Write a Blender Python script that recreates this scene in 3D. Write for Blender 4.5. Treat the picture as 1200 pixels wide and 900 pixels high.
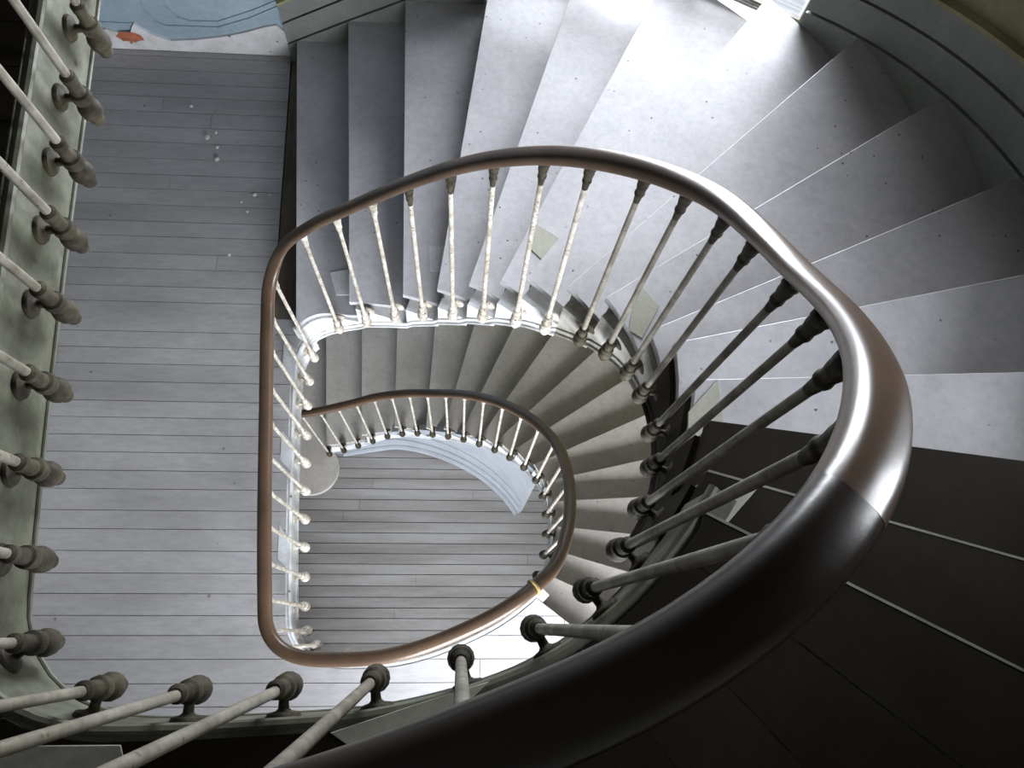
import bpy, bmesh, math, random
from mathutils import Vector, Matrix

random.seed(7)
for o in list(bpy.data.objects):
    bpy.data.objects.remove(o)
SC = bpy.context.scene
COL = SC.collection

# ------------------------------------------------------------------ camera
CAM_Z = 1.367                                   # above the upper landing (z = 0)
cam_d = bpy.data.cameras.new('camera')
cam_d.sensor_width = 36.0
cam_d.lens = 920 / 1200 * 36.0
cam_d.clip_start = 0.02
cam = bpy.data.objects.new('camera', cam_d)
COL.objects.link(cam)
cam.matrix_world = Matrix(((0.9979, -0.0194, -0.0611, 0),
                           (0.0, 0.9531, -0.3025, 0),
                           (0.0641, 0.3019, 0.9512, CAM_Z),
                           (0, 0, 0, 1)))
SC.camera = cam

# ------------------------------------------------------------------ light
SC.view_settings.view_transform = 'Standard'
SC.view_settings.look = 'None'
SC.view_settings.gamma = 1.0
SC.view_settings.use_curve_mapping = False
SC.view_settings.exposure = 0.0

world = bpy.data.worlds.new('world')
SC.world = world
world.use_nodes = True
world.node_tree.nodes['Background'].inputs[0].default_value = (0.78, 0.86, 1.0, 1)
world.node_tree.nodes['Background'].inputs[1].default_value = 1.0


def daylight(name, loc, target, sx, sy, power, color=(0.90, 0.94, 1.0)):
    d = bpy.data.lights.new(name, 'AREA')
    d.shape = 'RECTANGLE'
    d.size, d.size_y = sx, sy
    d.energy = power
    d.color = color
    o = bpy.data.objects.new(name, d)
    COL.objects.link(o)
    o.location = loc
    o.rotation_euler = (Vector(target) - Vector(loc)).to_track_quat('-Z', 'Y').to_euler()
    return o


daylight('stair_window_daylight', (1.15, 3.72, -0.50), (0.10, 1.60, -1.10), 1.90, 2.50, 490)
daylight('landing_window_daylight', (0.70, -1.42, -1.62), (0.60, 0.6, -2.5), 1.7, 1.4, 330)
daylight('hall_window_daylight', (-0.10, -1.75, -3.90), (-0.10, 0.6, -4.6), 1.6, 2.0, 400)
daylight('side_window_daylight', (2.75, 0.80, 0.75), (1.3, 0.85, -0.8), 1.0, 1.6, 180)

# ------------------------------------------------------------------ helpers
L0, L1, L2 = -5.600, -2.625, 0.0
H = 0.175


def tag(o, label, cat=None, group=None, kind=None):
    o['label'] = label
    if cat:
        o['category'] = cat
    if group:
        o['group'] = group
    if kind:
        o['kind'] = kind
    return o


def empty(name, loc=(0, 0, 0)):
    o = bpy.data.objects.new(name, None)
    o.empty_display_size = 0.1
    COL.objects.link(o)
    o.location = loc
    return o


def link(name, me, parent=None, loc=None):
    o = bpy.data.objects.new(name, me)
    COL.objects.link(o)
    if parent is not None:
        o.parent = parent
        # parts are modelled in world coordinates: cancel the parent's offset
        w = Vector((0, 0, 0))
        p = parent
        while p is not None:
            w += p.location
            p = p.parent
        o.location = (Vector(loc) if loc is not None else Vector((0, 0, 0))) - w
    elif loc is not None:
        o.location = loc
    return o


def mesh(name, bm, mat, smooth=False):
    me = bpy.data.meshes.new(name)
    bmesh.ops.recalc_face_normals(bm, faces=bm.faces)
    bm.to_mesh(me)
    bm.free()
    if mat is not None:
        me.materials.append(mat)
    if smooth:
        for p in me.polygons:
            p.use_smooth = True
        me.set_sharp_from_angle(angle=math.radians(38))
    return me


def prism_bm(poly, z0, z1, bevel=0.0, seg=2):
    """closed plan polygon extruded from z0 to z1, upper edges eased"""
    bm = bmesh.new()
    vs = []
    last = None
    for p in poly:
        if last is not None and (Vector(p[:2]) - last).length < 1e-4:
            continue
        last = Vector(p[:2])
        vs.append(bm.verts.new((p[0], p[1], z1)))
    if (vs[0].co - vs[-1].co).length < 1e-4:
        bm.verts.remove(vs.pop())
    f = bm.faces.new(vs)
    r = bmesh.ops.extrude_face_region(bm, geom=[f])
    for v in [g for g in r['geom'] if isinstance(g, bmesh.types.BMVert)]:
        v.co.z = z0
    if bevel:
        top = [e for e in bm.edges if all(abs(v.co.z - z1) < 1e-6 for v in e.verts) and len(e.link_faces) == 2]
        bmesh.ops.bevel(bm, geom=top, offset=bevel, segments=seg, affect='EDGES', profile=0.5)
    return bm


def add_box(bm, x0, x1, y0, y1, z0, z1):
    r = bmesh.ops.create_cube(bm, size=1.0)
    for v in r['verts']:
        v.co = Vector(((x0 + x1) / 2 + v.co.x * (x1 - x0), (y0 + y1) / 2 + v.co.y * (y1 - y0), (z0 + z1) / 2 + v.co.z * (z1 - z0)))
    return r['verts']


def add_lathe(bm, prof, n=12, M=None):
    """profile of (radius, z) turned around z"""
    M = M or Matrix.Identity(4)
    rings = []
    for r, z in prof:
        if r < 1e-5:
            rings.append([bm.verts.new(M @ Vector((0, 0, z)))])
        else:
            rings.append([bm.verts.new(M @ Vector((r * math.cos(2 * math.pi * i / n), r * math.sin(2 * math.pi * i / n), z))) for i in range(n)])
    for a, b in zip(rings, rings[1:]):
        for i in range(n):
            j = (i + 1) % n
            if len(a) == 1 and len(b) == 1:
                continue
            if len(a) == 1:
                bm.faces.new((a[0], b[i], b[j]))
            elif len(b) == 1:
                bm.faces.new((a[i], a[j], b[0]))
            else:
                bm.faces.new((a[i], a[j], b[j], b[i]))
    for R in (rings[0], rings[-1]):
        if len(R) > 1:
            bm.faces.new(R)


def add_sweep(bm, pts, prof, cap=True):
    """profile (outward offset, up) carried along 3D pts; outward = left of travel in plan"""
    rings = []
    n = len(pts)
    for i, p in enumerate(pts):
        a = pts[max(i - 1, 0)]
        b = pts[min(i + 1, n - 1)]
        t = Vector((b[0] - a[0], b[1] - a[1], 0)).normalized()
        nn = Vector((-t.y, t.x, 0))
        rings.append([bm.verts.new(Vector(p) + nn * u + Vector((0, 0, v))) for u, v in prof])
    m = len(prof)
    for A, B in zip(rings, rings[1:]):
        for j in range(m):
            k = (j + 1) % m
            bm.faces.new((A[j], A[k], B[k], B[j]))
    if cap:
        bm.faces.new(rings[0])
        bm.faces.new(rings[-1])


# ------------------------------------------------------------------ materials
def new_mat(name):
    m = bpy.data.materials.new(name)
    m.use_nodes = True
    nt = m.node_tree
    return m, nt, nt.nodes['Principled BSDF']


def N(nt, kind, **kw):
    n = nt.nodes.new(kind)
    for k, v in kw.items():
        if k in n.inputs.keys():
            n.inputs[k].default_value = v
        else:
            setattr(n, k, v)
    return n


def painted(name, base, dirt, rough=0.45, scale=3.0, amount=0.55, stretch=(1, 1, 1), speck=None, speck_scale=18.0,
            vary=0.0, bump=0.05, spec=0.5, rough_vary=0.15, speck_size=0.06):
    """paint / wood: two blended tones, fine grain, optional specks, per-piece tone"""
    m, nt, bs = new_mat(name)
    lk = nt.links.new
    tc = N(nt, 'ShaderNodeTexCoord')
    mp = N(nt, 'ShaderNodeMapping')
    mp.inputs['Scale'].default_value = stretch
    geo = N(nt, 'ShaderNodeNewGeometry')
    lk(geo.outputs['Position'], mp.inputs['Vector'])
    n1 = N(nt, 'ShaderNodeTexNoise', Scale=scale, Detail=6.0, Roughness=0.62)
    lk(mp.outputs[0], n1.inputs['Vector'])
    cr = N(nt, 'ShaderNodeValToRGB')
    cr.color_ramp.elements[0].position = 0.5 - 0.28 * amount
    cr.color_ramp.elements[1].position = 0.5 + 0.22 * amount + 0.05
    cr.color_ramp.elements[0].color = (*dirt, 1)
    cr.color_ramp.elements[1].color = (*base, 1)
    lk(n1.outputs['Fac'], cr.inputs[0])
    col = cr.outputs[0]
    n2 = N(nt, 'ShaderNodeTexNoise', Scale=scale * 14, Detail=5.0, Roughness=0.7)
    lk(mp.outputs[0], n2.inputs['Vector'])
    mx = N(nt, 'ShaderNodeMix', data_type='RGBA', blend_type='MULTIPLY')
    mx.inputs['Factor'].default_value = 0.35
    lk(col, mx.inputs['A'])
    gr = N(nt, 'ShaderNodeValToRGB')
    gr.color_ramp.elements[0].position = 0.30
    gr.color_ramp.elements[1].position = 0.60
    gr.color_ramp.elements[0].color = (0.55, 0.55, 0.55, 1)
    lk(n2.outputs['Fac'], gr.inputs[0])
    lk(gr.outputs[0], mx.inputs['B'])
    col = mx.outputs['Result']
    if vary:
        oi = N(nt, 'ShaderNodeObjectInfo')
        mr = N(nt, 'ShaderNodeMapRange')
        mr.inputs['To Min'].default_value = 1 - vary
        mr.inputs['To Max'].default_value = 1 + vary
        lk(oi.outputs['Random'], mr.inputs['Value'])
        hs = N(nt, 'ShaderNodeHueSaturation')
        lk(mr.outputs[0], hs.inputs['Value'])
        lk(col, hs.inputs['Color'])
        col = hs.outputs[0]
    if speck:
        vo = N(nt, 'ShaderNodeTexVoronoi', Scale=speck_scale)
        vo.inputs['Randomness'].default_value = 1.0
        lk(geo.outputs['Position'], vo.inputs['Vector'])
        sr = N(nt, 'ShaderNodeValToRGB')
        sr.color_ramp.elements[0].position = speck_size
        sr.color_ramp.elements[1].position = speck_size + 0.06
        sr.color_ramp.elements[0].color = (1, 1, 1, 1)
        sr.color_ramp.elements[1].color = (0, 0, 0, 1)
        lk(vo.outputs['Distance'], sr.inputs[0])
        n3 = N(nt, 'ShaderNodeTexNoise', Scale=2.3)
        lk(geo.outputs['Position'], n3.inputs['Vector'])
        gt = N(nt, 'ShaderNodeMath', operation='GREATER_THAN')
        gt.inputs[1].default_value = 0.46
        lk(n3.outputs['Fac'], gt.inputs[0])
        mu = N(nt, 'ShaderNodeMath', operation='MULTIPLY')
        lk(sr.outputs[0], mu.inputs[0])
        lk(gt.outputs[0], mu.inputs[1])
        m2 = N(nt, 'ShaderNodeMix', data_type='RGBA')
        lk(mu.outputs[0], m2.inputs['Factor'])
        lk(col, m2.inputs['A'])
        m2.inputs['B'].default_value = (*speck, 1)
        col = m2.outputs['Result']
    lk(col, bs.inputs['Base Color'])
    rr = N(nt, 'ShaderNodeMapRange')
    rr.inputs['To Min'].default_value = rough + rough_vary
    rr.inputs['To Max'].default_value = rough - rough_vary
    lk(n1.outputs['Fac'], rr.inputs['Value'])
    lk(rr.outputs[0], bs.inputs['Roughness'])
    bs.inputs['Specular IOR Level'].default_value = spec
    if bump:
        bp = N(nt, 'ShaderNodeBump', Strength=bump, Distance=0.01)
        lk(n2.outputs['Fac'], bp.inputs['Height'])
        lk(bp.outputs[0], bs.inputs['Normal'])
    return m


M_TREAD = painted('grey_painted_tread', (0.46, 0.455, 0.475), (0.35, 0.345, 0.36), rough=0.42, scale=2.2, speck=(0.03, 0.025, 0.02), speck_scale=15.0, speck_size=0.03, vary=0.05)
M_TREAD_LOW = painted('worn_grey_tread', (0.44, 0.41, 0.375), (0.33, 0.305, 0.275), rough=0.5, scale=2.4, speck=(0.03, 0.025, 0.02), speck_scale=12.0, speck_size=0.02, vary=0.05)
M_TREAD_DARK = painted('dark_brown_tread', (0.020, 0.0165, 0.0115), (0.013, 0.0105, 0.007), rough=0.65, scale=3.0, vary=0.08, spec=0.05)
M_RISER = painted('brown_grey_riser', (0.19, 0.165, 0.14), (0.11, 0.095, 0.078), rough=0.5, scale=4)
M_NOSE = painted('rubbed_nosing_edge', (0.26, 0.245, 0.21), (0.12, 0.11, 0.09), rough=0.5, scale=8)
M_PLANK = painted('grey_floor_plank', (0.40, 0.395, 0.405), (0.27, 0.262, 0.262), rough=0.5, scale=1.6, stretch=(0.6, 2.2, 1), amount=0.75, vary=0.055, speck=(0.10, 0.09, 0.08), speck_scale=7.0, speck_size=0.012)
M_PLANK_HALL = painted('worn_hall_plank', (0.30, 0.295, 0.29), (0.17, 0.155, 0.14), rough=0.55, scale=2.0, stretch=(0.5, 4.0, 1), amount=0.8, vary=0.10)
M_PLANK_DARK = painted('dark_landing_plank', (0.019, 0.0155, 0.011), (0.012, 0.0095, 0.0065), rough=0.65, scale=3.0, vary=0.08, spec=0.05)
M_BORDER_SHADE = painted('shaded_dirty_board', (0.13, 0.105, 0.085), (0.07, 0.055, 0.042), rough=0.7, scale=3, stretch=(6, 1, 1))  # shade under the first nosing, plus dirt, put into the board colour
M_UNDER = painted('dark_underfloor', (0.05, 0.045, 0.04), (0.03, 0.027, 0.022), rough=0.9)
M_PUTTY = painted('pale_joint_putty', (0.34, 0.32, 0.28), (0.16, 0.15, 0.13), rough=0.8, scale=20, amount=0.3)
M_WHITE = painted('white_trim_paint', (0.70, 0.72, 0.74), (0.42, 0.42, 0.41), rough=0.4, scale=5, speck=(0.10, 0.08, 0.06), speck_scale=14, speck_size=0.06)
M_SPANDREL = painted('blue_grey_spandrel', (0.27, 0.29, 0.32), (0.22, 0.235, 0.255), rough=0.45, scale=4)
M_STRING_DIRTY = painted('dirty_white_string', (0.42, 0.41, 0.38), (0.16, 0.15, 0.125), rough=0.55, scale=9, amount=0.6)
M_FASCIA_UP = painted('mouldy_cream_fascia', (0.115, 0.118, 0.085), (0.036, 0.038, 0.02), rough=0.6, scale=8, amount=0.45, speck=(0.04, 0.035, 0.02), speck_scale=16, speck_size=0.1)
M_IRON_WHITE = painted('flaking_white_iron', (0.56, 0.53, 0.48), (0.24, 0.205, 0.15), rough=0.45, scale=24, amount=0.55, speck=(0.07, 0.045, 0.025), speck_scale=75, speck_size=0.22)
M_IRON_DARK = painted('grimy_shaded_brown_iron', (0.055, 0.046, 0.028), (0.018, 0.014, 0.008), rough=0.62, scale=26, amount=0.35, bump=0.25, spec=0.2)  # grime; on the upper flight it also carries painted backlit shade
M_IRON_ROD = painted('grimy_shaded_grey_iron', (0.22, 0.205, 0.165), (0.095, 0.082, 0.058), rough=0.55, scale=16, amount=0.5, speck=(0.06, 0.045, 0.03), speck_scale=60, speck_size=0.16)  # grime; darker rods of the upper flight have backlit shade in the colour
M_RAIL = painted('polished_brown_rail', (0.105, 0.066, 0.042), (0.05, 0.031, 0.02), rough=0.30, scale=5, stretch=(1, 1, 1), amount=0.9, spec=0.38, rough_vary=0.08, bump=0.03)
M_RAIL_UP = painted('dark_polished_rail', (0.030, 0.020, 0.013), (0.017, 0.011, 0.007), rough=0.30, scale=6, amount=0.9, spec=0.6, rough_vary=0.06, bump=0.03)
M_BRASS = painted('brass_joint_ring', (0.35, 0.24, 0.09), (0.14, 0.09, 0.03), rough=0.35, scale=20)
M_PATCH = painted('pale_patch', (0.62, 0.65, 0.67), (0.45, 0.46, 0.46), rough=0.4, scale=6)
M_PATCH_GREEN = painted('greenish_patch', (0.36, 0.36, 0.30), (0.28, 0.28, 0.225), rough=0.55, scale=6)
M_WALL_BLUE = painted('pale_blue_wall_paint', (0.34, 0.43, 0.50), (0.27, 0.35, 0.41), rough=0.5, scale=2)
M_DADO = painted('grey_green_dado', (0.245, 0.26, 0.245), (0.17, 0.18, 0.165), rough=0.5, scale=4, amount=0.8)
M_OCHRE = painted('ochre_plaster', (0.33, 0.30, 0.17), (0.24, 0.215, 0.12), rough=0.85, scale=3)
M_PLASTER = painted('off_white_plaster', (0.23, 0.222, 0.20), (0.17, 0.165, 0.15), rough=0.9, scale=3)
M_PEEL = painted('peeling_white_plaster', (0.72, 0.72, 0.74), (0.55, 0.54, 0.53), rough=0.85, scale=9, speck=(0.12, 0.09, 0.07), speck_scale=12, speck_size=0.09)
M_BRICK = painted('exposed_orange_brick', (0.52, 0.17, 0.09), (0.33, 0.10, 0.06), rough=0.95, scale=25, bump=0.3)
M_FRAME = painted('white_window_frame', (0.75, 0.74, 0.70), (0.5, 0.48, 0.43), rough=0.45, scale=6)
M_DEBRIS = painted('pale_plaster_crumb', (0.72, 0.7, 0.66), (0.6, 0.58, 0.54), rough=0.9)
M_RUST = painted('orange_rust_stain', (0.45, 0.20, 0.06), (0.28, 0.12, 0.04), rough=0.9, scale=30)

M_GLASS = bpy.data.materials.new('window_glass')
M_GLASS.use_nodes = True
_nt = M_GLASS.node_tree
_nt.nodes.clear()
_o = N(_nt, 'ShaderNodeOutputMaterial')
_t = N(_nt, 'ShaderNodeBsdfTransparent')
_g = N(_nt, 'ShaderNodeBsdfGlossy', Roughness=0.03)
_x = N(_nt, 'ShaderNodeMixShader')
_fz = N(_nt, 'ShaderNodeFresnel', IOR=1.45)
_nt.links.new(_fz.outputs[0], _x.inputs[0])
_nt.links.new(_t.outputs[0], _x.inputs[1])
_nt.links.new(_g.outputs[0], _x.inputs[2])
_nt.links.new(_x.outputs[0], _o.inputs[0])

# ------------------------------------------------------------------ the well line
# x, y, z of the hand rail, z of the stair line (floor level on the landings)
CP = [
    (-1.55, 1.42, -4.05, -5.35), (-1.30, 1.45, -4.05, -5.25), (-1.05, 1.48, -4.03, -5.13), (-.82, 1.52, -3.98, -4.99), (-.60, 1.55, -3.88, -4.82),
    (-.40, 1.525, -3.69, -4.62), (-.195, 1.465, -3.47, -4.42), (-.02, 1.39, -3.23, -4.22), (.15, 1.29, -2.98, -4.0), (.29, 1.175, -2.79, -3.78),
    (.40, 1.05, -2.64, -3.57), (.475, .91, -2.50, -3.38), (.50, .74, -2.31, -3.19), (.49, .56, -2.15, -3.02), (.455, .41, -2.04, -2.85),
    (.385, .26, -1.91, -2.68), (.27, .155, -1.82, L1), (.15, .075, -1.82, L1), (.02, .012, -1.83, L1), (-.14, -.05, -1.85, L1),
    (-.30, -.088, -1.88, L1), (-.46, -.098, -1.90, L1), (-.60, -.093, -1.92, L1), (-.70, -.055, -1.93, L1), (-.757, .02, -1.93, L1),
    (-.774, .13, -1.93, L1), (-.80, .45, -1.90, L1), (-.825, .85, -1.88, L1), (-.845, 1.25, -1.82, L1), (-.835, 1.42, -1.775, L1),
    (-.76, 1.515, -1.62, -2.485), (-.60, 1.515, -1.41, -2.29), (-.40, 1.465, -1.16, -2.08), (-.195, 1.40, -.89, -1.855), (0, 1.318, -.64, -1.645),
    (.18, 1.215, -.43, -1.435), (.33, 1.10, -.27, -1.24), (.45, .98, -.15, -1.07), (.525, .85, -.04, -.93), (.545, .70, .09, -.77),
    (.525, .54, .27, -.595), (.475, .39, .47, -.42), (.39, .245, .68, -.245), (.27, .105, .865, -.035, .008, -.006), (.137, .008, .862, L2, .014, -.012),
    (0, -.045, .85, L2, .0, -.026), (-.15, -.078, .845, L2, 0, -.036), (-.30, -.09, .84, L2, 0, -.034), (-.46, -.096, .83, L2, 0, -.026), (-.60, -.093, .82, L2, 0, -.012),
    (-.70, -.055, .80, L2), (-.757, .02, .80, L2), (-.774, .13, .80, L2), (-.80, .45, .80, L2), (-.825, .85, .80, L2),
    (-.845, 1.25, .80, L2), (-.868, 1.65, .80, L2), (-.89, 2.05, .80, L2)]
CP = [tuple(c) + (0.0,) * (6 - len(c)) for c in CP]      # + sideways lean of the rail (x, y)
G = []
for i in range(1, len(CP) - 2):
    a, b, c, d = [Vector(CP[i + k]) for k in (-1, 0, 1, 2)]
    for j in range(8):
        t = j / 8
        G.append(0.5 * ((2 * b) + (c - a) * t + (2 * a - 5 * b + 4 * c - d) * t * t + (3 * b - a - 3 * c + d) * t ** 3))
S = [0.0]
for p, q in zip(G, G[1:]):
    S.append(S[-1] + (q.xy - p.xy).length)
# the rail is bent in one sweep: ease its height along the way
for _ in range(3):
    zz = [p.z for p in G]
    for i in range(4, len(G) - 4):
        G[i].z = sum(zz[i - 4:i + 5]) / 9
S_CP = {i: S[(i - 1) * 8] for i in range(1, len(CP) - 2)}


def at(s):
    """4-vector on the well line at arc length s"""
    s = max(0.0, min(s, S[-1] - 1e-6))
    lo, hi = 0, len(S) - 1
    while hi - lo > 1:
        mid = (lo + hi) // 2
        if S[mid] <= s:
            lo = mid
        else:
            hi = mid
    t = (s - S[lo]) / max(S[hi] - S[lo], 1e-9)
    return G[lo].lerp(G[hi], t)


def normal(s):
    a, b = at(s - 0.03), at(s + 0.03)
    t = (b.xy - a.xy).normalized()
    return Vector((-t.y, t.x))


def off(s, d):
    return at(s).xy + normal(s) * d


def srange(s0, s1, step=0.03):
    n = max(2, int(math.ceil((s1 - s0) / step)) + 1)
    return [s0 + (s1 - s0) * i / (n - 1) for i in range(n)]


def near_s(x, y, s0, s1):
    best = min(srange(s0, s1, 0.004), key=lambda s: (at(s).xy - Vector((x, y))).length)
    return best


S_LOW0 = S_CP[1]
S_LOW1 = S_CP[16]           # lower flight meets the middle landing
S_MID1 = S_CP[29]           # middle landing ends, upper flight starts
S_UP1 = S_CP[44]            # upper flight meets the upper landing
S_END = S[-1]

# ------------------------------------------------------------------ outer wall line
WC, WR = Vector((0, 1.38)), 1.95


def wall_path(inset):
    R = WR - inset
    pts = [Vector((-2.40, 1.38 + R)), Vector((-1.6, 1.38 + R)), Vector((-0.8, 1.38 + R)), Vector((-0.4, 1.38 + R))]
    for i in range(0, 37):
        a = math.radians(90 - 90 * i / 36)
        pts.append(WC + Vector((R * math.cos(a), R * math.sin(a))))
    pts += [Vector((R, 0.9)), Vector((R, 0.4)), Vector((R, -0.1)), Vector((R, -0.6)), Vector((R, -1.2))]
    return pts


def cum(pts):
    c = [0.0]
    for p, q in zip(pts, pts[1:]):
        c.append(c[-1] + (q - p).length)
    return c


WI = wall_path(0.05)
WIC = cum(WI)


def hit(p, d, pts):
    """first crossing of the ray p + t d (t > 0) with a polyline -> (t, index, fraction)"""
    best = None
    for i in range(len(pts) - 1):
        u, v = pts[i], pts[i + 1]
        e = v - u
        det = d.x * (-e.y) + e.x * d.y
        if abs(det) < 1e-12:
            continue
        w = u - p
        t = (w.x * (-e.y) + e.x * w.y) / det
        k = (d.x * w.y - d.y * w.x) / det
        if t > 1e-6 and -1e-6 <= k <= 1 + 1e-6 and (best is None or t < best[0]):
            best = (t, i, k)
    return best


# ------------------------------------------------------------------ nosing lines (inner point, outer point)
NU = {1: ((-.879, 1.656), (-1.007, 3.28)), 2: ((-.576, 1.542), (-.688, 3.267)), 3: ((-.299, 1.536), (-.358, 3.281)), 4: ((-.128, 1.514), (.082, 3.142)),
      5: ((.022, 1.47), (.453, 2.893)), 6: ((.276, 1.656), (.757, 2.652)), 7: ((.378, 1.505), (1.228, 2.598)), 8: ((.362, 1.192), (1.61, 2.369)),
      9: ((.441, 1.061), (1.825, 1.968)), 10: ((.569, .894), (1.911, 1.505)), 11: ((.514, .772), (1.69, 1.037)), 12: ((.681, .627), (1.488, .663)),
      13: ((.609, .463), (1.305, .383)), 14: ((.60, .287), (1.131, .142)), 15: ((.50, .170), (.964, -.06))}
NL = {-1: ((-1.53, 1.75), (-1.60, 2.6)), 0: ((-1.195, 1.994), (-1.229, 2.468)), 1: ((-.864, 1.947), (-.89, 2.41)), 2: ((-.567, 2.048), (-.573, 2.352)),
      3: ((-.27, 2.026), (-.248, 2.445)), 4: ((-.027, 1.987), (.102, 2.488)), 5: ((.204, 1.913), (.369, 2.27)), 6: ((.35, 1.70), (.54, 1.985)),
      7: ((.365, 1.416), (.867, 1.896)), 8: ((.60, 1.356), (.897, 1.552)), 9: ((.674, 1.15), (1.2, 1.392)), 10: ((.696, .951), (1.222, 1.073)),
      11: ((.694, .766), (1.107, .791)), 12: ((.664, .575), (.955, .548)), 13: ((.597, .409), (.834, .342)), 14: ((.49, .275), (.569, .24)),
      15: ((.383, .16), (.495, .076))}


class Flight:
    def __init__(self, table, s0, s1, offs):
        self.t, self.s0, self.s1 = table, s0, s1
        self.S = srange(s0, s1, 0.02)
        self.I = [off(s, offs(s)) for s in self.S]

    def line(self, k, back=0.0):
        """ends of nosing k moved back into the tread by 'back': inner point+s, outer point+wall length"""
        p, q = [Vector(v) for v in self.t[k]]
        d = (q - p).normalized()
        nb = Vector((d.y, -d.x)) * back           # right of outward direction = upstairs
        m = (p + q) / 2 + nb
        a = hit(m, -d, self.I)
        b = hit(m, d, WI)
        if a is None:
            ip = p + nb
            si = min(range(len(self.S)), key=lambda i: (self.I[i] - ip).length)
            s = self.S[si]
        else:
            ip = m - d * a[0]
            s = self.S[a[1]] + (self.S[a[1] + 1] - self.S[a[1]]) * a[2]
        op = m + d * b[0]
        w = WIC[b[1]] + (WIC[b[1] + 1] - WIC[b[1]]) * b[2]
        return ip, s, op, w

    def poly(self, k, k2, b1=0.0, b2=0.03):
        ip, s, op, w = self.line(k, b1)
        ip2, s2, op2, w2 = self.line(k2, b2)
        out = [p for p, c in zip(WI, WIC) if w + 0.01 < c < w2 - 0.01]
        inn = [p for p, c in zip(self.I, self.S) if s + 0.01 < c < s2 - 0.01]
        return [ip, op] + out + [op2, ip2] + inn[::-1]


def o_up(s):
    # width of the string ledge left between tread ends and the well, along the upper flight
    tab = [(S_MID1, .055), (S_CP[31], .055), (S_CP[32], .095), (S_CP[34], .125), (S_CP[36], .10), (S_CP[38], .06), (S_UP1, .05), (S_END, .05)]
    for (a, x), (b, y) in zip(tab, tab[1:]):
        if s <= b:
            return x + (y - x) * max(0, (s - a) / (b - a))
    return .05


def o_low(s):
    return 0.06


FU = Flight(NU, S_MID1 - 0.35, S_UP1 + 0.3, o_up)
FL = Flight(NL, S_LOW0, S_LOW1 + 0.3, o_low)

# ------------------------------------------------------------------ floors
LAND_OFF = 0.064


def landing_poly(z_flight_end, s_a, s_b, first, up_line):
    """landing outline: walls, last nosing of the flight below, well edge, first riser of the flight above"""
    ip, s, op, w = z_flight_end
    poly = [Vector((-2.40, -1.2)), Vector((1.90, -1.2)), op, ip]
    poly += [off(q, LAND_OFF) for q in srange(s + 0.03, s_b, 0.035)]
    poly += up_line
    poly += [Vector((-2.40, 3.33))]
    return poly


def cut_pieces(poly, cuts):
    """plan polygon kept on the positive side of each (point, normal)"""
    bm = bmesh.new()
    f = bm.faces.new([bm.verts.new((p.x, p.y, 0)) for p in poly])
    bmesh.ops.triangulate(bm, faces=[f])
    for pt, nr in cuts:
        bmesh.ops.bisect_plane(bm, geom=bm.verts[:] + bm.edges[:] + bm.faces[:], plane_co=(pt[0], pt[1], 0), plane_no=(nr[0], nr[1], 0), clear_inner=True)
    bmesh.ops.remove_doubles(bm, verts=bm.verts[:], dist=1e-4)
    return bm


def islands(bm):
    left = set(bm.faces)
    out = []
    while left:
        st = [left.pop()]
        grp = [st[0]]
        while st:
            f = st.pop()
            for e in f.edges:
                for g in e.link_faces:
                    if g in left:
                        left.discard(g)
                        st.append(g)
                        grp.append(g)
        out.append(grp)
    return out


def solid_pieces(bm, z0, z1):
    """each island of a flat bmesh -> its own slab bmesh"""
    res = []
    for grp in islands(bm):
        if sum(f.calc_area() for f in grp) < 0.002:
            continue
        nb = bmesh.new()
        mp = {}
        for f in grp:
            vs = []
            for v in f.verts:
                if v not in mp:
                    mp[v] = nb.verts.new((v.co.x, v.co.y, z1))
                vs.append(mp[v])
            try:
                nb.faces.new(vs)
            except ValueError:
                pass
        bmesh.ops.recalc_face_normals(nb, faces=nb.faces)
        bmesh.ops.dissolve_limit(nb, angle_limit=0.02, verts=nb.verts[:], edges=nb.edges[:])
        r = bmesh.ops.extrude_face_region(nb, geom=nb.faces[:])
        for v in [g for g in r['geom'] if isinstance(g, bmesh.types.BMVert)]:
            v.co.z = z0
        res.append(nb)
    bm.free()
    return res


def planks(parent, poly, z, pitch, mat, y0, y1, extra=(), joint_every=2, gap=0.003, thick=0.028, rng=None, name='plank'):
    rng = rng or random.Random(1)
    y = y0
    while y < y1:
        pw = pitch * rng.uniform(0.9, 1.1)
        cuts = [((0, y + gap / 2), (0, 1)), ((0, y + pw - gap / 2), (0, -1))] + list(extra)
        xs = [None]
        if joint_every and rng.random() < 0.5:
            xj = rng.uniform(-1.9, 0.6)
            xs = [((xj - 0.0012, 0), (-1, 0)), ((xj + 0.0012, 0), (1, 0))]
        dz = rng.uniform(-0.0012, 0.0012)
        for x in xs:
            for nb in solid_pieces(cut_pieces(poly, cuts + ([x] if x else [])), z - thick, z + dz):
                link(name, mesh(name, nb, mat), parent)
        y += pw


# middle landing
end_low = FL.line(15)
n1i, n1s, n1o, _ = FU.line(1, 0.03)
up_mid = [n1i, Vector((n1o.x, 3.33))]
poly_mid = landing_poly(end_low, S_LOW1, n1s - 0.02, None, up_mid)
floor_mid = empty('floor_middle', (-1.6, 1.0, L1))
tag(floor_mid, 'grey painted plank landing beside the curved stair, white patches along its edge', 'floor', kind='structure')
for nb in solid_pieces(cut_pieces(poly_mid, []), L1 - 0.22, L1 - 0.028):
    link('underfloor', mesh('underfloor', nb, M_UNDER), floor_mid)
edge_a, edge_b = Vector((-1.075, 3.33)), Vector((-1.03, 1.55))
ed = (edge_b - edge_a).normalized()
en = Vector((ed.y, -ed.x))                        # towards the landing
cut_main = []
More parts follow.
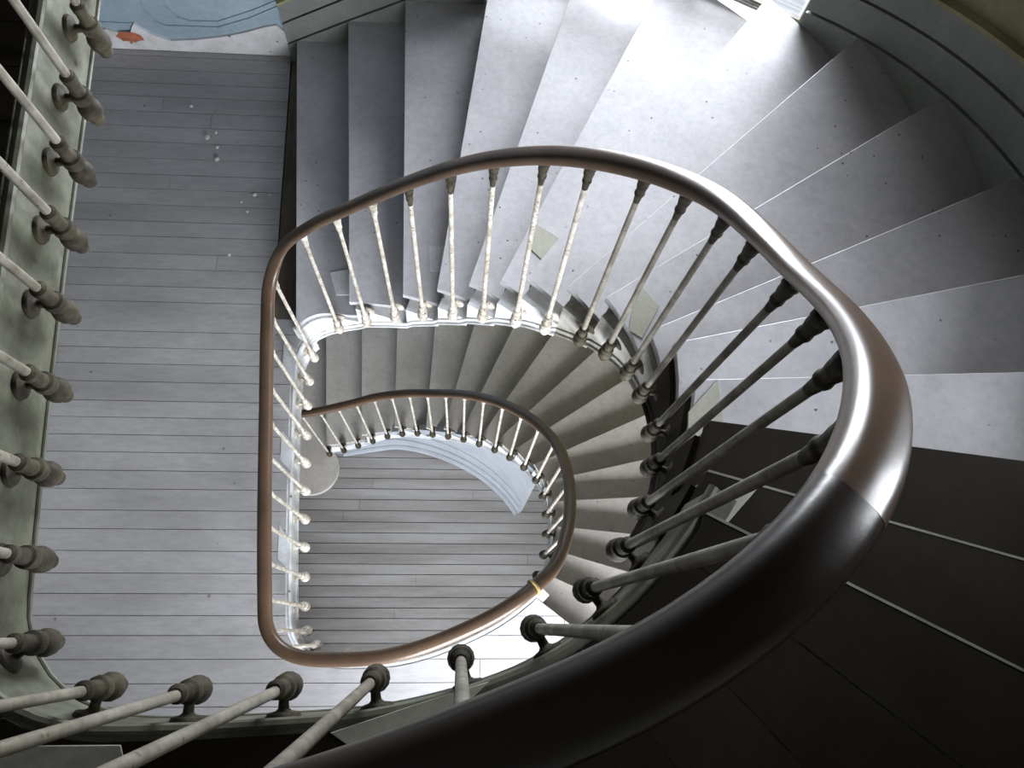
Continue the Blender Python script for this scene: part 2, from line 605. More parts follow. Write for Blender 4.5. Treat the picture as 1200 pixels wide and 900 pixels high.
# the border board under the first riser exists only above the corner of the well
up_part = ((0, 1.60), (0, 1))
low_part = ((0, 1.60), (0, -1))
planks(floor_mid, poly_mid, L1, 0.098, M_PLANK, -1.2, 1.60, rng=random.Random(3))
planks(floor_mid, poly_mid, L1, 0.098, M_PLANK, 1.60, 3.33, extra=[((edge_a.x - 0.004, edge_a.y), (-abs(en.x), -en.y if en.x > 0 else en.y))], rng=random.Random(4))
for nb in solid_pieces(cut_pieces(poly_mid, [up_part, ((edge_a.x + 0.004, edge_a.y), (abs(en.x), en.y if en.x > 0 else -en.y))]), L1 - 0.03, L1 - 0.002):
    o = link('border_board', mesh('border_board', nb, M_BORDER_SHADE), floor_mid)
    o['label'] = 'border board along the foot of the first riser, coloured dark for shade and dirt'

# upper landing
end_up = FU.line(15)
s_top = S_END - 0.02
poly_up = landing_poly(end_up, S_UP1, s_top, None, [Vector((-0.99, 3.33))])
floor_up = empty('floor_upper', (-1.6, 1.0, L2))
tag(floor_up, 'dark brown plank landing under the thick hand rail, joints filled with pale putty', 'floor', kind='structure')
for nb in solid_pieces(cut_pieces(poly_up, []), L2 - 0.22, L2 - 0.028):
    link('underfloor', mesh('underfloor', nb, M_UNDER), floor_up)
for nb in solid_pieces(cut_pieces(poly_up, []), L2 - 0.028, L2 - 0.004):
    link('joint_putty', mesh('joint_putty', nb, M_PUTTY), floor_up)
FAN = [((.50, .170), (.964, -.06)), ((.56, -.004), (.824, -.207)), ((.429, -.065), (.559, -.204)), ((.29, -.13), (.349, -.202))]


def fan_cut(i, sign, d=0.0):
    p, q = [Vector(v) for v in FAN[i]]
    t = (q - p).normalized()
    n_ = Vector((t.y, -t.x))            # clockwise side
    n_ = n_ * sign
    return (p + n_ * d, n_)


for i in range(3):
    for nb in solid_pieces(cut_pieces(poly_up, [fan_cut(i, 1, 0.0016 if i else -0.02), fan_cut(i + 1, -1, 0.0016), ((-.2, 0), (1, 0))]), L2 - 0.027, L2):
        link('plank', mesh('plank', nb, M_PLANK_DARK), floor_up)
rest = cut_pieces(poly_up, [fan_cut(3, 1, 0.0016)])
rest.free()
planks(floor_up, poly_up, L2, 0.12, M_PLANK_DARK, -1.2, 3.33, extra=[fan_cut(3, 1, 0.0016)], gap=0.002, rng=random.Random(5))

# hall floor
floor_low = empty('floor_lower', (0, 1.0, L0))
tag(floor_low, 'worn grey plank floor at the foot of the stairwell', 'floor', kind='structure')
poly_hall = [Vector((-2.40, -1.2)), Vector((1.95, -1.2)), Vector((1.95, 3.33)), Vector((-2.40, 3.33))]
for nb in solid_pieces(cut_pieces(poly_hall, []), L0 - 0.15, L0 - 0.028):
    link('underfloor', mesh('underfloor', nb, M_UNDER), floor_low)
planks(floor_low, poly_hall, L0, 0.095, M_PLANK_HALL, -1.2, 3.33, gap=0.006, rng=random.Random(9))


# landing fascia with its nosing bead and lower moulding
def fascia(parent, s0, s1, mat, z):
    pts = [(*at(s).xy, z) for s in srange(s0, s1, 0.03)]
    bm = bmesh.new()
    add_sweep(bm, pts, [(.095, -.006), (.052, -.006), (.050, -.05), (.050, -.215), (.056, -.225), (.056, -.262), (.064, -.27), (.095, -.27)])
    o = link('fascia', mesh('fascia', bm, mat), parent)
    for zz, r, c in ((-.012, .010, .049), (-.246, .005, .054)):
        bm = bmesh.new()
        prof = [(c + r * math.cos(a), zz + r * math.sin(a)) for a in [2 * math.pi * i / 8 for i in range(8)]]
        add_sweep(bm, pts, prof)
        link('nosing_bead' if zz > -.1 else 'moulding', mesh('bead', bm, mat, True), parent)


fascia(floor_mid, end_low[1] - 0.05, n1s + 0.02, M_WHITE, L1)
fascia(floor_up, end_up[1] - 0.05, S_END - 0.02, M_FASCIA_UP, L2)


# ------------------------------------------------------------------ stair flights
def build_flight(root, F, ks, z_of, mats, nose_mat=None):
    treads = {}
    for i, k in enumerate(ks):
        if i + 1 < len(ks):
            poly = F.poly(k, ks[i + 1], 0.0, 0.032)
            bm = prism_bm(poly, z_of(k) - 0.034, z_of(k), 0.0014, 1)
            treads[k] = link('tread', mesh('tread', bm, mats(k)), root)
        # riser
        ip, s, op, w = F.line(k, 0.024)
        jp, s2, oq, w2 = F.line(k, 0.042)
        bm = prism_bm([ip, op, oq, jp], z_of(k) - H, z_of(k) - 0.034)
        link('riser', mesh('riser', bm, M_RISER), root)
        if nose_mat and nose_mat(k):
            ip, s, op, w = F.line(k, -0.0015)
            jp, s2, oq, w2 = F.line(k, 0.0035)
            bm = prism_bm([ip, op, oq, jp], z_of(k) - 0.03, z_of(k) + 0.0015)
            o = link('nosing_edge', mesh('nosing_edge', bm, nose_mat(k)), treads.get(k, root))
            o['label'] = 'pale rubbed front edge of the dark tread'
    return treads


def build_string(root, F, ks, z_of, parts, s_start, s_end, offs, drop=.30):
    """cut string: stepped top under each tread, sloping foot; parts = (first tread, last tread, finish)"""
    cuts = [s_start] + [F.line(k, 0.03)[1] for k in ks[1:]] + [s_end]
    rows = []                         # (s, top, tread)
    for i, k in enumerate(ks):
        a, b = cuts[i], cuts[i + 1]
        if b - a < 0.012:
            continue
        rows += [(s, z_of(k) - 0.036, k) for s in srange(a + 0.002, b - 0.002, 0.03)]
    foot = [min(at(s).w - drop, t - 0.14) for s, t, k in rows]
    for _ in range(6):
        foot = [sum(foot[max(0, i - 3):i + 4]) / len(foot[max(0, i - 3):i + 4]) for i in range(len(foot))]
    foot = [min(f_, t - 0.06) for f_, (s, t, k) in zip(foot, rows)]
    both = [(s, t, k, lo) for (s, t, k), lo in zip(rows, foot)]
    for k0, k1, mat in parts:
        sel = [r for r in both if k0 <= r[2] <= k1]
        nxt = [r for r in both if r[2] > k1][:1]
        if nxt:
            sel.append((nxt[0][0], sel[-1][1], k1, nxt[0][3]))
        bm = bmesh.new()
        rings = []
        for s, t, k, lo in sel:
            i_, o_ = off(s, 0.042), off(s, max(offs(s) + 0.03, 0.085))
            rings.append([bm.verts.new((i_.x, i_.y, lo)), bm.verts.new((i_.x, i_.y, t)), bm.verts.new((o_.x, o_.y, t)), bm.verts.new((o_.x, o_.y, lo))])
        for A, B in zip(rings, rings[1:]):
            for j in range(4):
                q = (j + 1) % 4
                bm.faces.new((A[j], A[q], B[q], B[j]))
        bm.faces.new(rings[0])
        bm.faces.new(rings[-1])
        link('inner_string', mesh('inner_string', bm, mat), root)
        for dz, r, c in ((.02, .010, .042), (.07, .006, .042)):
            bm = bmesh.new()
            pts = [(*at(r_[0]).xy, r_[3] + dz) for r_ in sel[::2] + ([sel[-1]] if len(sel) % 2 == 0 else [])]
            add_sweep(bm, pts, [(c + r * math.cos(a), r * math.sin(a)) for a in [2 * math.pi * j / 8 for j in range(8)]])
            link('string_moulding', mesh('string_moulding', bm, mat, True), root)


zu = lambda k: L1 + k * H
zl_ = lambda k: L1 - (15 - k) * H
up = empty('upper_staircase', (0.9, 1.4, L1))
tag(up, 'winding flight of grey painted treads, its top treads dark brown, rising past the bright window', 'staircase')
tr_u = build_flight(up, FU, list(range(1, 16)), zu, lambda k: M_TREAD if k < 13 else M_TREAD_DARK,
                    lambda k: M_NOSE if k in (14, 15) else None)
build_string(up, FU, list(range(1, 15)), zu, ((1, 7, M_WHITE), (8, 10, M_STRING_DIRTY), (11, 14, M_TREAD_DARK)), FU.line(1, 0.0)[1], FU.line(15, 0.04)[1], o_up)

low = empty('lower_staircase', (0.9, 1.4, L0))
tag(low, 'winding flight of worn warm grey treads seen down through the stairwell', 'staircase')
ksl = list(range(0, 16))
tr_l = build_flight(low, FL, ksl, zl_, lambda k: M_TREAD_LOW)
build_string(low, FL, ksl[:-1], zl_, ((0, 14, M_WHITE),), FL.line(0, 0.0)[1], FL.line(15, 0.04)[1], o_low)

# first step with its rounded curtail end
ip, s_, op, w_ = FL.line(-1)
jp, s2_, oq, w2_ = FL.line(0, 0.032)
lobe = []
cx, cy, r_ = -1.30, 1.36, 0.235
for i in range(0, 15):
    a = math.radians(200 + (360 + 35 - 200) * i / 14)
    lobe.append(Vector((cx + r_ * math.cos(a), cy + r_ * math.sin(a))))
poly = [Vector((-1.55, 1.36)), Vector((op.x, op.y)), oq, Vector((jp.x, max(jp.y, 1.60)))] + lobe[::-1]
link('curtail_step', mesh('curtail_step', prism_bm(poly, zl_(-1) - 0.034, zl_(-1), 0.009), M_TREAD_LOW), low)
inner = [Vector((cx + (p.x - cx) * .88, cy + (p.y - cy) * .88)) for p in lobe]
poly = [Vector((-1.53, 1.36)), Vector((op.x + .02, op.y)), Vector((op.x + .05, op.y)), Vector((-1.5, 1.4))] + inner[::-1]
link('curtail_riser', mesh('curtail_riser', prism_bm([Vector((-1.52, 1.40)), Vector((-1.45, 3.2)), Vector((-1.40, 3.2)), Vector((-1.30, 1.6))] + inner[::-1], L0, zl_(-1) - 0.034), M_RISER), low)

# closed spandrel under the lower string down to the hall floor
s_sk1 = near_s(.44, .98, S_LOW0, S_LOW1)
bm = bmesh.new()
rings = []
for s in srange(S_LOW0 + 0.1, s_sk1, 0.04):
    i_, o_ = off(s, 0.055), off(s, 0.10)
    hi = max(at(s).w - 0.26, L0 + 0.05)
    rings.append([bm.verts.new((i_.x, i_.y, L0)), bm.verts.new((i_.x, i_.y, hi)), bm.verts.new((o_.x, o_.y, hi)), bm.verts.new((o_.x, o_.y, L0))])
for A, B in zip(rings, rings[1:]):
    for j in range(4):
        q = (j + 1) % 4
        bm.faces.new((A[j], A[q], B[q], B[j]))
bm.faces.new(rings[0])
bm.faces.new(rings[-1])
o = link('spandrel', mesh('spandrel', bm, M_SPANDREL), low)
o['label'] = 'white curved spandrel panel closing the space under the stair'
for zz, r, c in ((L0 + .025, .030, .05), (L0 + .28, .018, .05), (L0 + .55, .014, .052)):
    bm = bmesh.new()
    pts = [(*at(s).xy, zz) for s in srange(S_LOW0 + 0.25, s_sk1, 0.03) if at(s).w - .26 > zz or zz < L0 + .05]
    add_sweep(bm, pts, [(c + r * math.cos(a), r * math.sin(a)) for a in [2 * math.pi * j / 8 for j in range(8)]])
    link('spandrel_moulding', mesh('spandrel_moulding', bm, M_SPANDREL, True), low)

# ------------------------------------------------------------------ loose patches set into treads and landings
def patch(parent, quad, z, mat, label):
    c = sum((Vector(p) for p in quad), Vector((0, 0))) / 4
    bm = prism_bm([Vector(p) for p in quad], z - 0.002, z + 0.0035, 0.001, 1)
    o = link('patch', mesh('patch', bm, mat), parent)
    o['label'] = label
    return o


for q in ([(-.963, 1.508), (-.890, 1.437), (-.885, 1.256), (-.958, 1.345)], [(-.930, .992), (-.866, .926), (-.862, .775), (-.926, .840)],
          [(-.900, .510), (-.838, .430), (-.834, .296), (-.896, .345)]):
    patch(floor_mid, q, L1, M_PATCH, 'pale rectangular patch at the landing edge')
for q in ([(-.20, -.150), (-.03, -.098), (.05, -.075), (-.10, -.215)], [(-.72, -.165), (-.52, -.165), (-.50, -.215), (-.72, -.215)]):
    patch(floor_up, q, L2, M_PATCH_GREEN, 'pale rectangular patch on the dark landing')

# pixel-measured corners turned into plan points at the tread's own height
CAM_B = ((0.9979, -0.0194, -0.0611), (0.0, 0.9531, -0.3025), (0.0641, 0.3019, 0.9512))
PATCH_PLAN = {
    1: [(-.715, 1.81), (-.555, 1.85), (-.545, 1.69), (-.675, 1.68)],
    3: [(-.185, 1.80), (-.030, 1.80), (-.025, 1.66), (-.175, 1.66)],
    6: [(.278, 1.655), (.385, 1.585), (.362, 1.43), (.262, 1.53)],
    9: [(.585, 1.145), (.655, 1.055), (.590, .935), (.545, .965)],
    12: [(.655, .625), (.660, .515), (.560, .430), (.570, .535)]}
for k, q in PATCH_PLAN.items():
    patch(tr_u[k], q, zu(k), M_PATCH if k < 4 else M_PATCH_GREEN, 'pale rectangular patch near the inner end of the tread')
patch(tr_u[14], [(.425, .175), (.47, .228), (.60, .283), (.515, .195)], zu(14), M_PATCH_GREEN, 'pale patch at the inner end of the dark tread')

# ------------------------------------------------------------------ balustrades
def rail_bm(pts, w=.057, h=.053):
    prof = []
    for i in range(16):
        a = 2 * math.pi * i / 16
        ca, sa = math.cos(a), math.sin(a)
        prof.append((math.copysign(abs(ca) ** 0.72, ca) * w / 2, math.copysign(abs(sa) ** 0.80, sa) * h / 2))
    bm = bmesh.new()
    add_sweep(bm, pts, prof)
    return bm


bm = bmesh.new()
add_lathe(bm, [(.0165, 0), (.0178, -.004), (.0172, -.018), (.0145, -.022), (.0150, -.036), (.0138, -.044), (.0120, -.056), (.0112, -.066), (.0132, -.069), (.0132, -.076), (.0105, -.080), (.0092, -.10), (.0082, -.112)], 12)
ME_CAP = mesh('capital', bm, None, True)
bm = bmesh.new()      # collar, drum, ball and hanging acorn
add_lathe(bm, [(.0105, .085), (.0165, .080), (.0165, .066), (.0125, .062), (.0145, .056), (.0155, .030), (.021, .026), (.0225, .014), (.0205, .002), (.0165, -.004),
               (.0225, -.012), (.0255, -.026), (.0235, -.042), (.0155, -.052), (.0165, -.058), (.0145, -.070), (.006, -.078), (0, -.080)], 14)
ME_ACORN = mesh('acorn', bm, None, True)
bm = bmesh.new()      # arm along -x to the string, rosette at its end
add_lathe(bm, [(.0095, 0), (.0085, .020), (.0095, .034), (.014, .038), (.027, .041), (.030, .046), (.030, .050)], 14, Matrix.Rotation(math.pi / 2, 4, 'Y'))
ME_ARM = mesh('arm', bm, None, True)
VAR = {}


def with_mat(me, mat):
    key = (me.name, mat.name)
    if key not in VAR:
        c = me.copy()
        c.materials.clear()
        c.materials.append(mat)
        VAR[key] = c
    return VAR[key]


def baluster(root, s, rod_mat, foot_mat, cap_mat):
    p = at(s)
    nn = normal(s)
    zf = p.w - 0.135                  # where the arm meets the baluster
    zt = p.z - 0.024
    bm = bmesh.new()
    add_lathe(bm, [(.0095, 0), (.0085, (zt - zf) * .5), (.0080, zt - zf)], 10)
    for v in bm.verts:                # lean towards the rail
        v.co.x += p[4] * v.co.z / (zt - zf)
        v.co.y += p[5] * v.co.z / (zt - zf)
    b = link('baluster', mesh('baluster', bm, rod_mat, True), root, (p.x, p.y, zf))
    c = link('capital', with_mat(ME_CAP, cap_mat), b, (p.x + p[4], p.y + p[5], zt))
    a = link('acorn', with_mat(ME_ACORN, foot_mat), b, (p.x, p.y, zf))
    r = link('bracket', with_mat(ME_ARM, foot_mat), b, (p.x, p.y, zf + .010))
    r.rotation_euler = (0, 0, math.atan2(nn.y, nn.x))
    return b


def balustrade(name, label, s0, s1, feet, rail_mat, rod_mat, foot_mat, cap_mat):
    p = at((s0 + s1) / 2)
    root = empty(name, (p.x, p.y, p.w))
    tag(root, label, 'balustrade')
    o = link('hand_rail', mesh('hand_rail', rail_bm([(q.x + q[4], q.y + q[5], q.z) for q in (at(s) for s in srange(s0, s1, 0.022))]), rail_mat, True), root)
    for s in feet:
        if root.name == 'middle_balustrade' and s > S_CP[33] - 0.05:       # backlit shade, with some rust, put into the iron colours from here up
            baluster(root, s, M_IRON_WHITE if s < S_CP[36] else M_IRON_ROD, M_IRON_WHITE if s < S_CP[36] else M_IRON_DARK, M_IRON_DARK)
        else:
            baluster(root, s, rod_mat, foot_mat, cap_mat)
    return root


S_J1 = S_CP[16] - 0.03             # joint of the lower rail
S_J2 = S_CP[43] + 0.02             # joint of the upper rail
lowfeet = srange(S_LOW0 + 0.16, S_J1 - 0.03, 0.135)
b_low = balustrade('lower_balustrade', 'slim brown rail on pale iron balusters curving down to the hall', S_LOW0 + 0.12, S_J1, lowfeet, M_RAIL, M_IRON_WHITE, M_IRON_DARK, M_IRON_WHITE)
mid_feet = srange(S_J1 + 0.10, S_CP[23], 0.165)
for y in (-.012, .128, .271, .418, .563, .711, .858, 1.013, 1.18, 1.318):
    mid_feet.append(near_s(-.80, y, S_CP[23] + .03, S_CP[29]))
for x, y in ((-.835, 1.45), (-.659, 1.517), (-.496, 1.489), (-.337, 1.443), (-.195, 1.406), (-.054, 1.342), (.077, 1.281), (.202, 1.2), (.307, 1.116), (.417, 1.02), (.490, .93), (.540, .82),
             (.545, .702), (.523, .534), (.482, .408), (.411, .275), (.325, .166)):
    mid_feet.append(near_s(x, y, S_CP[29], S_CP[44]))
b_mid = balustrade('middle_balustrade', 'brown hand rail on white iron balusters along the grey landing and up the flight', S_J1, S_J2, mid_feet, M_RAIL, M_IRON_WHITE, M_IRON_WHITE, M_IRON_WHITE)
up_feet = []
for x, y in ((.24, .08), (.137, .008), (.004, -.043), (-.146, -.08), (-.302, -.087), (-.463, -.094), (-.616, -.093), (-.734, -.015), (-.774, .13), (-.789, .29), (-.805, .455),
             (-.816, .622), (-.829, .789), (-.842, .945), (-.853, 1.105), (-.86, 1.29), (-.87, 1.47)):
    up_feet.append(near_s(x, y, S_J2, S_END - 0.05))
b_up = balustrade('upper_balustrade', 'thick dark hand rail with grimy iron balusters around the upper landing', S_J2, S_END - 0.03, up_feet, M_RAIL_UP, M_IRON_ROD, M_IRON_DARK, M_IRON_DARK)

# brass ring where the lower rail is joined
p = at(S_J1)
q = at(S_J1 + 0.02)
bm = bmesh.new()
dirv = (Vector((q.x, q.y, q.z)) - Vector((p.x, p.y, p.z))).normalized()
add_lathe(bm, [(.030, -.006), (.0355, -.004), (.0355, .004), (.030, .006)], 18, Matrix.Translation((p.x, p.y, p.z)) @ dirv.to_track_quat('Z', 'Y').to_matrix().to_4x4())
o = link('joint_ring', mesh('joint_ring', bm, M_BRASS, True), b_low)
o['label'] = 'thin brass ring round the hand rail joint'

# ------------------------------------------------------------------ walls
WIN_A, WIN_B = 87.0, 40.5            # window opening on the curved wall, degrees
WZ0, WZ1 = -1.96, 0.40
TOP, BOT = 2.60, L0


def arc_wall(bm, a0, a1, r0, r1, z0, z1):
    n = max(2, int(abs(a1 - a0) / 3) + 1)
    rings = []
    for i in range(n):
        a = math.radians(a0 + (a1 - a0) * i / (n - 1))
        c = Vector((math.cos(a), math.sin(a)))
        u, v = WC + c * r0, WC + c * r1
        rings.append([bm.verts.new((u.x, u.y, z0)), bm.verts.new((u.x, u.y, z1)), bm.verts.new((v.x, v.y, z1)), bm.verts.new((v.x, v.y, z0))])
    for A, B in zip(rings, rings[1:]):
        for j in range(4):
            k = (j + 1) % 4
            bm.faces.new((A[j], A[k], B[k], B[j]))
    bm.faces.new(rings[0])
    bm.faces.new(rings[-1])


bm = bmesh.new()
arc_wall(bm, 90, WIN_A, WR, WR + .3, BOT, TOP)
arc_wall(bm, WIN_B, 0, WR, WR + .3, BOT, TOP)
arc_wall(bm, WIN_A, WIN_B, WR, WR + .3, BOT, WZ0)
arc_wall(bm, WIN_A, WIN_B, WR, WR + .3, WZ1, TOP)
w = link('wall_stair', mesh('wall_stair', bm, M_OCHRE))
tag(w, 'ochre plaster wall curving round the outside of the stairs', 'wall', kind='structure')

bm = bmesh.new()
add_box(bm, -2.7, 0, 3.33, 3.63, BOT, TOP)
w = link('wall_back', mesh('wall_back', bm, M_WALL_BLUE))
tag(w, 'pale blue painted wall at the end of the grey landing', 'wall', kind='structure')
bm = bmesh.new()
add_box(bm, -2.7, -2.4, -1.2, 3.33, BOT, TOP)
w = link('wall_left', mesh('wall_left', bm, M_PLASTER))
tag(w, 'plain dingy wall behind the landings', 'wall', kind='structure')
# right wall with the side window, front wall with the landing and hall windows
bm = bmesh.new()
add_box(bm, 1.95, 2.25, -1.5, 0.35, BOT, TOP)
add_box(bm, 1.95, 2.25, 1.25, 1.38, BOT, TOP)
add_box(bm, 1.95, 2.25, 0.35, 1.25, BOT, -0.35)
add_box(bm, 1.95, 2.25, 0.35, 1.25, 1.25, TOP)
w = link('wall_right', mesh('wall_right', bm, M_PLASTER))
tag(w, 'plain plaster wall beside the head of the stairs', 'wall', kind='structure')
bm = bmesh.new()
add_box(bm, -2.7, -1.0, -1.5, -1.2, BOT, -2.74)
add_box(bm, 0.8, 1.95, -1.5, -1.2, BOT, -2.74)
add_box(bm, -1.0, 0.8, -1.5, -1.2, BOT, -5.2)
add_box(bm, -1.0, 0.8, -1.5, -1.2, -3.0, -2.74)
add_box(bm, -2.7, -0.2, -1.5, -1.2, -2.74, TOP)
add_box(bm, 1.6, 1.95, -1.5, -1.2, -2.74, TOP)
add_box(bm, -0.2, 1.6, -1.5, -1.2, -2.74, -2.45)
add_box(bm, -0.2, 1.6, -1.5, -1.2, -0.75, TOP)
w = link('wall_front', mesh('wall_front', bm, M_PLASTER))
tag(w, 'plain plaster wall with the windows of the hall and middle landing', 'wall', kind='structure')
bm = bmesh.new()
add_box(bm, -2.7, 2.25, -1.5, 3.63, TOP, TOP + .2)
w = link('ceiling', mesh('ceiling', bm, M_PLASTER))
tag(w, 'plain dingy ceiling over the stairwell', 'ceiling', kind='structure')


# windows: frame, rails, mullions, panes
def window(name, a, b, z0, z1, cols, rows, label, slats=False):
    a, b = Vector(a), Vector(b)
    d = (b - a)
    L = d.length
    d.normalize()
    root = empty(name, (a.x, a.y, z0))
    root.rotation_euler = (0, 0, math.atan2(d.y, d.x))
    tag(root, label, 'window', kind='structure')

    def bar(nm, x0, x1, y0, y1, u0, u1, mat=M_FRAME):
        bm = bmesh.new()
        add_box(bm, x0, x1, y0, y1, u0, u1)
        bmesh.ops.bevel(bm, geom=bm.edges[:], offset=0.003, segments=1, affect='EDGES')
        o = bpy.data.objects.new(nm, mesh(nm, bm, mat))
        COL.objects.link(o)
        o.parent = root
        return o
    hh = z1 - z0
    fw = .055
    bar('jamb', 0, fw, -.03, .03, 0, hh)
    bar('jamb', L - fw, L, -.03, .03, 0, hh)
    bar('head_rail', fw, L - fw, -.03, .03, hh - fw, hh)
    bar('bottom_rail', fw, L - fw, -.03, .03, 0, .07)
    bar('sill', -.02, L + .02, -.10, .035, -.025, 0)
    if slats:
        for j in range(3):
            bar('weather_slat', fw, L - fw, -.050 - .006 * j, -.032, .352 + .022 * j, .366 + .022 * j, M_NOSE)
    cw = (L - 2 * fw) / cols
    ch = (hh - fw - .07) / rows
    for i in range(1, cols):
        bar('mullion', fw + cw * i - .018, fw + cw * i + .018, -.025, .025, .07, hh - fw)
    for j in range(1, rows):
        for i in range(cols):
            bar('glazing_bar', fw + cw * i + .018, fw + cw * (i + 1) - .018, -.018, .018, .07 + ch * j - .013, .07 + ch * j + .013)
    for i in range(cols):
        for j in range(rows):
            bar('pane', fw + cw * i + .012, fw + cw * (i + 1) - .012, -.002, .002, .07 + ch * j + .008, .07 + ch * (j + 1) - .008, M_GLASS)
    return root


RWIN = WR + 0.17
pa = WC + RWIN * Vector((math.cos(math.radians(WIN_A)), math.sin(math.radians(WIN_A))))
pb = WC + RWIN * Vector((math.cos(math.radians(WIN_B)), math.sin(math.radians(WIN_B))))
window('window_1', pa, pb, WZ0 + .026, WZ1, 3, 5, 'white casement window standing on the stair beside the curved wall', slats=True)
window('window_2', (1.6, -1.33), (-0.2, -1.33), -2.424, -0.75, 3, 2, 'wide white window lighting the grey middle landing')
window('window_3', (0.8, -1.33), (-1.0, -1.33), -5.174, -3.0, 3, 2, 'wide white window lighting the hall at the stair foot')
window('window_4', (2.08, 1.25), (2.08, 0.35), -0.324, 1.25, 2, 3, 'white window in the plain wall beside the dark top treads')

# wall string, plinth and dado that climb with the upper flight
WK = [(FU.line(k)[3], zu(k)) for k in range(1, 16)]


def zo(w):
    if w <= WK[0][0]:
        return WK[0][1] - (WK[0][0] - w) * 0.56
    for (a, x), (b, y) in zip(WK, WK[1:]):
        if w <= b:
            return x + (y - x) * (w - a) / (b - a)
    return WK[-1][1]


def wi_at(w):
    for i in range(len(WIC) - 1):
        if WIC[i + 1] >= w:
            return WI[i].lerp(WI[i + 1], (w - WIC[i]) / (WIC[i + 1] - WIC[i]))
    return WI[-1]


def wi_of_angle(deg):
    p_ = WC + (WR - .05) * Vector((math.cos(math.radians(deg)), math.sin(math.radians(deg))))
    return min(range(0, 20001), key=lambda i: (wi_at(WIC[-1] * i / 20000) - p_).length) * WIC[-1] / 20000


W_A = wi_of_angle(WIN_A + 1.0)
W_B = wi_of_angle(WIN_B - 0.8)
trim = empty('trim_stair', (1.9, 1.4, -1.6))
tag(trim, 'grey painted string boards and dado climbing along the curved stair wall', 'trim', kind='structure')
for nm, lo, hi, t0, t1, mat in (('wall_string', -.40, -.004, 0.0, .05, M_DADO), ('plinth_board', .006, .150, .006, .05, M_DADO),
                                ('dado_board', .160, .285, .012, .05, M_DADO), ('dado_cap', .288, .306, .004, .05, M_OCHRE)):
    for w0, w1 in ((WK[0][0] - 0.06, W_A), (W_B, WK[-1][0] + 0.3)):
        bm = bmesh.new()
        pts = []
        n_ = max(3, int((w1 - w0) / 0.05))
        for i in range(n_ + 1):
            w = w0 + (w1 - w0) * i / n_
            p = wi_at(w)
            pts.append((p.x, p.y, zo(w)))
        add_sweep(bm, pts, [(t0, lo), (t0, hi), (t1 - .002, hi), (t1 - .002, lo)])
        link(nm, mesh(nm, bm, mat), trim)

bm = bmesh.new()
pts = []
for i in range(25):
    w = W_A + (W_B - W_A) * i / 24
    p = wi_at(w)
    pts.append((p.x, p.y, zo(w)))
add_sweep(bm, pts, [(0.0, -.50), (0.0, -.186), (.048, -.186), (.048, -.50)])
link('wall_string', mesh('wall_string', bm, M_WHITE), trim)

# peeling plaster skirting at the foot of the blue wall, with a spot of bare brick
prof = [(-2.38, .16), (-2.25, .15), (-2.10, .155), (-2.03, .13), (-1.97, .135), (-1.94, .19), (-1.92, .215), (-1.90, .18), (-1.85, .13), (-1.76, .085), (-1.62, .10),
        (-1.50, .125), (-1.38, .155), (-1.28, .19), (-1.20, .225), (-1.11, .25), (-1.07, .19), (-1.03, .12)]
bm = bmesh.new()
fr, bk = [], []
for x, hgt in prof:
    fr.append((bm.verts.new((x, 3.314, L1 + .004)), bm.verts.new((x, 3.316, L1 + hgt))))
    bk.append((bm.verts.new((x, 3.33, L1 + .004)), bm.verts.new((x, 3.33, L1 + hgt))))
for i in range(len(prof) - 1):
    bm.faces.new((fr[i][0], fr[i + 1][0], fr[i + 1][1], fr[i][1]))
    bm.faces.new((fr[i][1], fr[i + 1][1], bk[i + 1][1], bk[i][1]))
bm.faces.new((fr[0][0], fr[0][1], bk[0][1], bk[0][0]))
bm.faces.new((fr[-1][0], fr[-1][1], bk[-1][1], bk[-1][0]))
w = link('baseboard_back', mesh('baseboard_back', bm, M_PEEL))
tag(w, 'peeling white plaster strip along the foot of the blue wall', 'baseboard', kind='structure')
bm = bmesh.new()
ring = []
for i in range(14):
    a = 2 * math.pi * i / 14
    rr = 1 + .25 * math.sin(3.1 * i)
    ring.append((-1.985 + .075 * rr * math.cos(a), L1 + .105 + .042 * rr * math.sin(a)))
c0 = bm.verts.new((-1.985, 3.300, L1 + .105))
vs = [bm.verts.new((x, 3.3135, z)) for x, z in ring]
for i in range(14):
    bm.faces.new((c0, vs[i], vs[(i + 1) % 14]))
o = link('bare_brick', mesh('bare_brick', bm, M_BRICK), w)
o['label'] = 'spot of bare orange brick where the plaster has fallen'

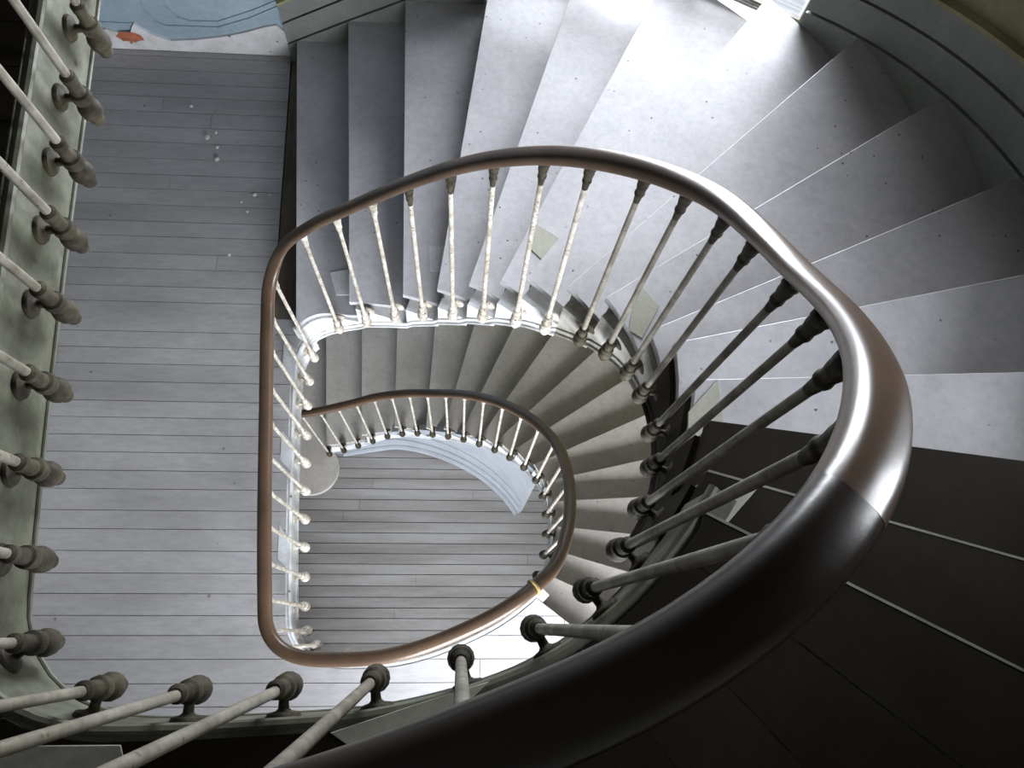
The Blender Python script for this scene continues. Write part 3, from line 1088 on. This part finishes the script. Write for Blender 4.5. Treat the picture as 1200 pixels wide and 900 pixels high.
# panel mouldings on the blue wall
panel = empty('trim_panel', (-1.5, 3.33, -2.3))
tag(panel, 'thin raised panel mouldings on the pale blue wall', 'trim', kind='structure')
for nm, pl in (('panel_moulding', [(-1.83, -1.6), (-1.83, -2.30), (-1.80, -2.40), (-1.75, -2.43), (-1.45, -2.425), (-1.25, -2.34), (-1.0, -2.20)]),
               ('panel_moulding', [(-1.70, -1.6), (-1.70, -2.28), (-1.66, -2.36), (-1.60, -2.385), (-1.44, -2.38), (-1.22, -2.28), (-0.98, -2.15)]),
               ('panel_moulding', [(-2.38, -2.42), (-2.10, -2.425), (-1.92, -2.425)])):
    bm = bmesh.new()
    for (x0, z0), (x1, z1) in zip(pl, pl[1:]):
        dd = Vector((x1 - x0, 0, z1 - z0))
        L = dd.length
        ang = math.atan2(z1 - z0, x1 - x0)
        vs = add_box(bm, -.003, L + .003, -.008, 0, -.006, .006)
        R = Matrix.Translation((x0, 3.33, z0)) @ Matrix.Rotation(-ang, 4, 'Y')
        for v in vs:
            v.co = R @ v.co
    link(nm, mesh(nm, bm, M_WALL_BLUE), panel)

# ------------------------------------------------------------------ crumbs and the rust stain
rng = random.Random(21)
for x, y, r in ((-1.62, 2.93, .012), (-1.50, 2.72, .017), (-1.44, 2.66, .011), (-1.43, 2.58, .016), (-1.46, 2.76, .010), (-1.20, 2.36, .015), (-1.27, 2.31, .009),
                (-1.23, 2.25, .008), (-.95 - .0, 2.36, .008), (-1.30, 1.98, .010)):
    bm = bmesh.new()
    bmesh.ops.create_icosphere(bm, subdivisions=1, radius=r)
    for v in bm.verts:
        v.co *= rng.uniform(.7, 1.15)
        v.co.z *= .5
    lo = min(v.co.z for v in bm.verts)
    if x > -1.06:
        x = -1.12
    o = link('plaster_crumb', mesh('plaster_crumb', bm, M_DEBRIS), None, (x, y, L1 - lo + .0005))
    if y > 2.9:
        tag(o, 'lone pale plaster crumb lying closest to the blue wall', 'crumb')
    elif y > 2.5:
        tag(o, 'pale plaster crumb in the loose cluster out on the grey landing planks', 'crumb', 'plaster crumbs out on the landing')
    elif y > 2.1:
        tag(o, 'pale plaster crumb in the cluster beside the dark brown border board', 'crumb', 'plaster crumbs by the border board')
    else:
        tag(o, 'lone pale plaster crumb lying beside the start of the curved hand rail', 'crumb')
bm = bmesh.new()
bmesh.ops.create_icosphere(bm, subdivisions=2, radius=.016)
for v in bm.verts:
    v.co.x *= .25
    v.co.y *= .7
o = link('rust_lump', mesh('rust_lump', bm, M_RUST), floor_up, (-.869, .455, -.13))
o['label'] = 'small orange rust lump on the fascia'
